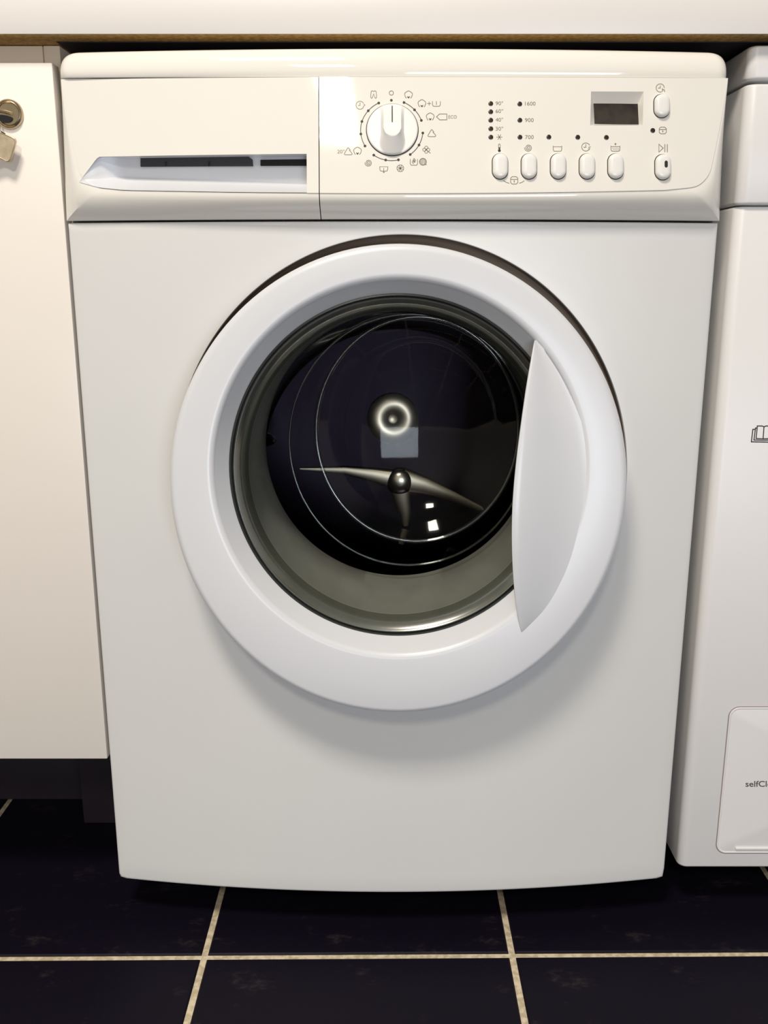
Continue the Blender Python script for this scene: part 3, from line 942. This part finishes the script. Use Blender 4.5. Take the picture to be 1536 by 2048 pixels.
# handle: crescent bulge over the right of the ring and the glass
def handle():
    LE = [(1069, 681), (1062, 720), (1052, 780), (1042, 850), (1032, 930), (1026, 1000), (1024, 1060), (1025, 1120), (1029, 1180), (1036, 1230), (1043, 1268)]
    RE = [(1073, 681), (1103, 722), (1131, 770), (1160, 836), (1181, 915), (1190, 985), (1190, 1045), (1180, 1105), (1156, 1165), (1116, 1222), (1048, 1272)]
    def pt(pl, t):
        f = t * (len(pl) - 1); i = min(int(f), len(pl) - 2); k = f - i
        def c(a): return pl[max(0, min(len(pl) - 1, a))]
        out = []
        for d in (0, 1):
            p0, p1, p2, p3 = c(i - 1)[d], c(i)[d], c(i + 1)[d], c(i + 2)[d]
            out.append(0.5 * (2 * p1 + (p2 - p0) * k + (2 * p0 - 5 * p1 + 4 * p2 - p3) * k * k + (3 * p1 - p0 - 3 * p2 + p3) * k ** 3))
        return out
    rows = []
    N, K = 60, 22
    for i in range(N + 1):
        t = i / N
        a, b = pt(LE, t), pt(RE, t)
        hmax = 0.0215 * math.sin(PI * min(1, max(0, 0.01 + 0.98 * t))) ** 0.9
        row = []
        for k in range(K + 1):
            u = k / K                          # 0 = left free edge, 1 = right foot
            px, py = lerp(a[0], b[0], u), lerp(a[1], b[1], u)
            Y = -0.065
            prof = (0.5 + 0.5 * math.cos(PI * u ** 0.85)) 
            if u < 0.06: prof -= 0.05 * (1 - u / 0.06) ** 2
            for _ in range(5):
                q = at(px, py, Y)
                Y = face_y(q.x, q.z) + 0.0005 - (hmax + 0.0005) * prof
            row.append(at(px, py, Y))
        # rolled back free edge
        e = row[0]
        back = []
        w = min(1.0, math.sin(PI * (0.02 + 0.96 * t)) * 1.6)
        for dx, dy in ((-0.0002, 0.0012), (0.0004, 0.004), (0.004, 0.0065), (0.012, 0.009), (0.03, 0.012)):
            back.append(e + Vector((dx * w, dy * (0.3 + 0.7 * w), 0)))
        rows.append(list(reversed(back)) + row)
    h = loft('door_handle', rows, M['door_plastic'], dr, closed=False, ang=60)
    h['label'] = 'raised crescent handle on the right of the door'
handle()

# --- gasket and drum behind the glass
loft('door_gasket', [oval(0.005, 0.512, 0.173, 0.179, -0.013, -0.013), oval(0.005, 0.512, 0.166, 0.171, -0.016, -0.018), oval(0.005, 0.513, 0.159, 0.163, -0.006, -0.010),
                     oval(0.006, 0.513, 0.151, 0.154, 0.010, 0.008), oval(0.007, 0.514, 0.145, 0.146, 0.028, 0.027), oval(0.0085, 0.516, 0.1425, 0.1435, 0.040, 0.040),
                     oval(0.008, 0.518, 0.1410, 0.1420, 0.074, 0.074), oval(0.008, 0.518, 0.1440, 0.1460, 0.078, 0.078), oval(0.009, 0.514, 0.160, 0.163, 0.082, 0.082), oval(0.008, 0.513, 0.165, 0.168, 0.100, 0.100)], M['rubber'], wm, ang=50)
DC = (0.006, 0.490); DY0, DY1, DR = 0.120, 0.330, 0.235
def drum():
    o = lambda r, y: oval(DC[0], DC[1], r, r, y, y, 128)
    R = [o(0.150, DY0 + 0.012), o(0.148, DY0 + 0.004), o(0.154, DY0), o(0.200, DY0 + 0.006), o(0.228, DY0 + 0.016), o(DR, DY0 + 0.03)]
    for k in range(1, 8): R.append(o(DR, lerp(DY0 + 0.03, DY1 - 0.025, k / 7)))
    R += [o(DR - 0.006, DY1 - 0.008), o(DR - 0.02, DY1), o(0.19, DY1 + 0.004), o(0.13, DY1 + 0.010), o(0.07, DY1 + 0.013), o(0.02, DY1 + 0.014)]
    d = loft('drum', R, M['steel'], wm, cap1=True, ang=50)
    # three lifters
    for a in (176, 56, 296):
        rings = []
        ar = math.radians(a)
        rad = Vector((math.cos(ar), 0, math.sin(ar))); tan = Vector((-math.sin(ar), 0, math.cos(ar)))
        c = Vector((DC[0], 0, DC[1]))
        for k in range(13):
            y = lerp(DY0 + 0.035, DY1 - 0.03, k / 12)
            hh = 0.092 * math.sin(PI * (0.10 + 0.80 * k / 12)) ** 0.5
            tw = tan * (0.03 * (k / 12 - 0.5))
            ring = []
            for t_, h_ in ((-0.034, -0.004), (-0.020, 0.35), (-0.011, 0.82), (-0.005, 0.97), (0.0, 1.0), (0.005, 0.97), (0.011, 0.82), (0.020, 0.35), (0.034, -0.004)):
                ring.append(c + rad * (DR + 0.003 - hh * h_) + tan * t_ + tw + Vector((0, y, 0)))
            rings.append(ring)
        V, F = loft_data(rings, False)
        for i in (0, len(rings) - 1):
            b = len(V); V += rings[i]; F.append(tuple(range(b, b + 9)))
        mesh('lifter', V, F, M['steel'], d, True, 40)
    # lamp glare modelled in bright raised steel: star and hub on the rear wall
    glare_spot = at(800, 962, DY1)
    def wall(px, py): return at(px, py, DY1 + 0.008)
    for path, w0, w1 in (([(795, 961), (745, 950), (690, 941), (600, 938)], 0.013, 0.0015), ([(805, 961), (850, 972), (905, 992), (985, 1028)], 0.017, 0.0025),
                         ([(800, 966), (805, 998), (811, 1026), (812, 1052)], 0.016, 0.004), ([(811, 1058), (808, 1068), (805, 1078), (802, 1088)], 0.0055, 0.0040)):
        pts = [wall(*p) for p in path]
        rings = []
        for i in range(25):
            f = i / 24 * 3; k = min(2, int(f)); q = pts[k].lerp(pts[k + 1], f - k)
            t_ = (pts[min(3, k + 1)] - pts[k]).normalized(); s_ = Vector((-t_.z, 0, t_.x))
            w = lerp(w0, w1, i / 24)
            rings.append([q + s_ * (w * math.cos(PI * j / 10)) + Vector((0, -0.30 * w * math.sin(PI * j / 10), 0)) for j in range(11)])
        loft('star_arm', rings, M['steel_star'], d, closed=False, ang=70)
    c = wall(800, 964); R = []
    for k in range(11):
        a = k / 10 * PI / 2
        R.append([c + Vector((0.019 * math.cos(a) * math.cos(2 * PI * i / 48), -0.009 * math.sin(a) + 0.001, 0.019 * math.cos(a) * math.sin(2 * PI * i / 48))) for i in range(48)])
    loft('hub', R[:-1], M['hub_steel'], d, cap1=True, ang=70)
    c = wall(786, 838); R = []  # ring-shaped highlight, modelled as a raised metal ring
    for k in range(17):
        a = k / 16 * PI
        r = 0.020 + 0.014 * math.cos(a)
        R.append([c + Vector((r * math.cos(2 * PI * i / 64), -0.0045 * math.sin(a) ** 2 + 0.0005, r * math.sin(2 * PI * i / 64))) for i in range(64)])
    loft('hub_ring', R, M['steel_star'], d, cap1=True, ang=70)
drum()

# feet
for x in (-0.25, 0.25):
    for y in (0.20, 0.52):
        def ring(r, z): return [Vector((x + r * math.cos(2 * PI * i / 20), y + r * math.sin(2 * PI * i / 20), z)) for i in range(20)]
        loft('foot', [ring(0.022, 0.0), ring(0.022, 0.010), ring(0.010, 0.014), ring(0.010, 0.056)], M['foot'], wm, cap0=True, cap1=True)

# ------------------------------------------------------------------ cabinet on the left
CD = 0.002
cb = thing('cabinet', 'white kitchen cabinet with a keyed cam lock left of the washing machine', 'cabinet', (-0.55, 0.3, 0))
cx1 = at(105, 125, CD).x - 0.0004
zt_c, zb_c = at(50, 125, CD).z, at(100, 1518, CD).z
cdoor = box('door', -0.80, cx1, CD, CD + 0.018, zb_c, zt_c, M['cab_white'], cb, 0.0012)
sx = at(87.5, 105, 0.024).x; se = at(120, 105, 0.024).x
se = min(se, -0.3015)
box('side_panel', sx, se, 0.024, 0.57, zb_c + 0.004, 0.8950, M['carcass'], cb, 0.0004)
box('side_panel', -0.80, -0.782, 0.024, 0.57, zb_c + 0.004, 0.8950, M['carcass'], cb, 0.0004)
box('rail', -0.781, sx - 0.0012, 0.0245, 0.06, 0.80, 0.8950, M['carcass'], cb, 0.0004)
box('base_board', -0.781, sx - 0.0012, 0.026, 0.57, zb_c + 0.004, zb_c + 0.022, M['carcass'], cb)
box('back_board', -0.781, sx - 0.0012, 0.55, 0.568, zb_c + 0.023, 0.8950, M['carcass'], cb)
pxl = -0.401
box('plinth', pxl, se, 0.186, 0.204, 0.0, zb_c + 0.003, M['plinth'], cb, 0.001)
box('plinth', -0.80, pxl - 0.002, 0.243, 0.261, 0.0, zb_c + 0.003, M['plinth'], cb, 0.001)
# cam lock
LK = at(19, 228.5, CD)
def lock():
    def ring(r, y, c=LK): return [Vector((c.x + r * math.cos(2 * PI * i / 48), CD + y, c.z + r * math.sin(2 * PI * i / 48))) for i in range(48)]
    l = loft('lock', [ring(0.0128, 0.002), ring(0.0128, -0.0014), ring(0.0119, -0.0032), ring(0.0104, -0.0040), ring(0.0096, -0.0034), ring(0.0092, -0.0020), ring(0.004, -0.0018)], M['nickel'], cdoor, cap1=True, ang=40)
    l['label'] = 'round nickel cam lock'
    # shaped dark keyway opening under the lip of the plug
    pts = []
    for i in range(17):
        a = PI * i / 16
        pts.append((0.0078 * math.cos(a), -0.0046 * math.sin(a) - 0.0010))
    for i in range(1, 16):
        a = PI * i / 16
        pts.append((-0.0078 * math.cos(a), 0.0017 * math.sin(a) - 0.0010))
    f = [Vector((LK.x - 0.0045 + x, CD - 0.0032, LK.z - 0.0018 + z - 0.12 * x)) for x, z in pts]; n = len(f)
    mesh('keyway', f + [p + Vector((0, 0.0034, 0)) for p in f], [tuple(range(n))] + [(i, (i + 1) % n, n + (i + 1) % n, n + i) for i in range(n)], M['cavity'], l, False)
    V, F = [], []
    rr = []
    for i in range(15):
        t = i / 14; x = lerp(-0.016, 0.0046, t); z = 0.0034 - 0.0032 * t * t
        rr.append([Vector((LK.x - 0.0018 + x, CD - 0.0034 - 0.0022 * math.sin(2 * PI * k / 8) , LK.z + z + 0.0014 * math.cos(2 * PI * k / 8))) for k in range(8)])
    loft('plug_lip', rr, M['nickel'], l, cap0=True, cap1=True, ang=60)
lock()
# key hanging from the lock by its ring
kt = thing('key', 'flat brass key hanging below the cabinet lock at the left edge', 'key', (at(2, 290, -0.02).x, -0.012, at(2, 290, -0.02).z))
def key():
    Y = -0.0100
    out = [(-26, 258), (-12, 258), (0, 263), (12, 268), (24, 273.2), (30, 277), (32, 282), (30.5, 290), (27, 302), (23, 314), (21, 320), (18, 323.5), (13, 323.8), (7, 320), (2, 317.6), (-6, 317), (-16, 322), (-26, 322), (-31, 312), (-34, 290), (-32, 268)]
    f = [at(x, y, Y) for x, y in out]; n = len(f)
    c = Vector((0, 0, 0))
    for p in f: c += p
    c /= n
    ins = [p.lerp(c, 0.06) + Vector((0, -0.0006, 0)) for p in f]
    ins2 = [p.lerp(c, 0.11) + Vector((0, -0.0001, 0)) for p in f]
    back = [p + Vector((0, 0.0018, 0)) for p in f]
    V, F = loft_data([back, f, ins, ins2], True, True, True)
    mesh('bow', V, F, M['key_metal'], kt, True, 25)
    s = [at(x, y, Y - 0.0005) for x, y in ((1, 261.5), (10, 266.5), (11, 269.5), (2, 264.5))]
    mesh('bow_slot', s + [p + Vector((0, 0.001, 0)) for p in s], [(0, 1, 2, 3), (0, 1, 5, 4), (1, 2, 6, 5), (2, 3, 7, 6), (3, 0, 4, 7)], M['dark_gap'], kt, False)
    # split ring through the bow up into the lock, and the inserted blade
    C = at(-14, 250, Y); R = []
    for i in range(36):
        a = 2 * PI * i / 36
        d = Vector((0.30 * math.cos(a), 0.30 * math.cos(a), math.sin(a)))
        ctr = Vector((C.x + 0.004 * math.cos(a), Y + 0.0006 + 0.004 * math.cos(a), C.z + 0.0105 * math.sin(a)))
        e1 = Vector((0.7 * math.cos(a), 0.7 * math.cos(a), math.sin(a))).normalized(); e2 = Vector((-0.7, 0.7, 0))
        R.append([ctr + (e1 * math.cos(2 * PI * k / 8) + e2 * math.sin(2 * PI * k / 8)) * 0.0008 for k in range(8)])
    R.append(R[0])
    loft('ring', R, M['nickel'], kt, ang=70)
key()

# ------------------------------------------------------------------ tumble dryer on the right
td = thing('tumble_dryer', 'white tumble dryer with a square filter flap, cut off by the right edge', 'dryer', (0.62, 0.3, 0))
DX0, DX1 = 0.3165, 0.9125
def dbox(name, x0, x1, y0, y1, z0, z1, mat, r=0.010, parent=td, rt=0.0025):
    """box with rounded upright corners and softened front"""
    pts = []
    for (cxx, cyy, a0) in ((x1 - r, y0 + r, -90), (x1 - 0.003, y1 - 0.003, 0), (x0 + 0.003, y1 - 0.003, 90), (x0 + r, y0 + r, 180)):
        rr = r if cyy < 0.2 else 0.003
        for k in range(9):
            a = math.radians(a0 + 90 * k / 8)
            pts.append((cxx, cyy, rr, a))
    def ring(z, ins): return [Vector((cx_ + (r_ - ins) * math.cos(a), cy_ + (r_ - ins) * math.sin(a), z)) for cx_, cy_, r_, a in pts]
    R = [ring(z0, rt), ring(z0 + rt * 0.3, rt * 0.3), ring(z0 + rt, 0), ring(z1 - rt, 0), ring(z1 - rt * 0.3, rt * 0.3), ring(z1, rt)]
    return loft(name, R, mat, parent, cap0=True, cap1=True, ang=50)
zl0 = at(1500, 160, 0).z; zl1 = at(1500, 91, 0).z; zf0 = at(1500, 409, 0).z
dbox('lid', DX0 - 0.002, DX1, -0.002, 0.57, zl0, zl1, M['dryer_white'], 0.009)
dbox('control_fascia', DX0 - 0.001, DX1, 0.0, 0.57, zf0, zl0 - 0.0028, M['dryer_white'], 0.010)
zb_d = at(1450, 1735, 0.005).z
# front panel with a shallow recessed filter flap
dbody = dbox('front_panel', DX0, DX1, 0.005, 0.57, zb_d, zf0 - 0.0012, M['dryer_white'], 0.010)
YDF = 0.005
def flap():
    z1 = at(1500, 1414, YDF).z; z0 = at(1500, 1706, YDF).z
    x0 = at(1456, 1450, YDF).x; x1 = x0 + 0.30
    def rr(ins, y, r=0.011):
        R = []
        a, b, c, d = x0 + ins, x1 - ins, z0 + ins, z1 - ins
        r = max(0.003, r - ins)
        for (qx, qz, a0) in ((b - r, c + r, -90), (b - r, d - r, 0), (a + r, d - r, 90), (a + r, c + r, 180)):
            for k in range(9):
                t = math.radians(a0 + 90 * k / 8)
                R.append(Vector((qx + r * math.cos(t), YDF + y, qz + r * math.sin(t))))
        return R
    f = loft('filter_flap', [rr(0.0, 0.002), rr(0.0002, -0.0002), rr(0.0006, -0.0009), rr(0.0016, -0.0010), rr(0.0022, -0.0004), rr(0.0028, 0.0002 - 0.0006), rr(0.0036, -0.0006)], M['dryer_white'], td, cap1=True, ang=25)
    loft('flap_gap', [rr(-0.0007, 0.001), rr(-0.0007, -0.00012), rr(0.0003, -0.00012)], material('flap_gap', (0.25, 0.19, 0.18), 0.7), f, ang=20)
    zz = at(1500, 1695.5, YDF).z; xa = at(1470, 1695, YDF).x
    box('pull_ridge', xa, x1 - (xa - x0), YDF - 0.0024, YDF + 0.001, zz - 0.0012, zz + 0.0012, M['dryer_white'], f, 0.0005)
    tk = Ink(lambda x, y: at(x, y, YDF - 0.00075))
    tk.text('selfCleaning', 1491, 1573.4, 11.6, -1.18, True)
    tk.build('flap_lettering', material('brown_ink', (0.10, 0.075, 0.075), 0.6), f)
flap()
bkk = Ink(lambda x, y: at(x, y, YDF - 0.00015))
W_ = 2.1
bkk.line([(1514.6, 853.2), (1512.2, 877), (1526.2, 877.6), (1528, 853.6), (1524.4, 852), (1514.6, 852)], W_, True)
bkk.line([(1528, 853.6), (1532, 852), (1541.5, 852), (1540, 877), (1526.2, 877.6)], W_)
bkk.line([(1514, 856), (1511, 856), (1508, 880), (1526, 880.4), (1544, 880), (1545, 856.2), (1541, 856)], W_)
bkk.line([(1510.6, 858.6), (1505.8, 858.6), (1502.8, 883.6), (1548, 884.4), (1549, 859), (1545, 858.8)], W_)
bkk.build('manual_symbol', M['black_ink'], dbody)
for x in (0.37, 0.86):
    for y in (0.20, 0.52):
        def ring(r, z): return [Vector((x + r * math.cos(2 * PI * i / 20), y + r * math.sin(2 * PI * i / 20), z)) for i in range(20)]
        loft('foot', [ring(0.022, 0.0), ring(0.022, 0.010), ring(0.010, 0.014), ring(0.010, zb_d + 0.001)], M['foot'], td, cap0=True, cap1=True)
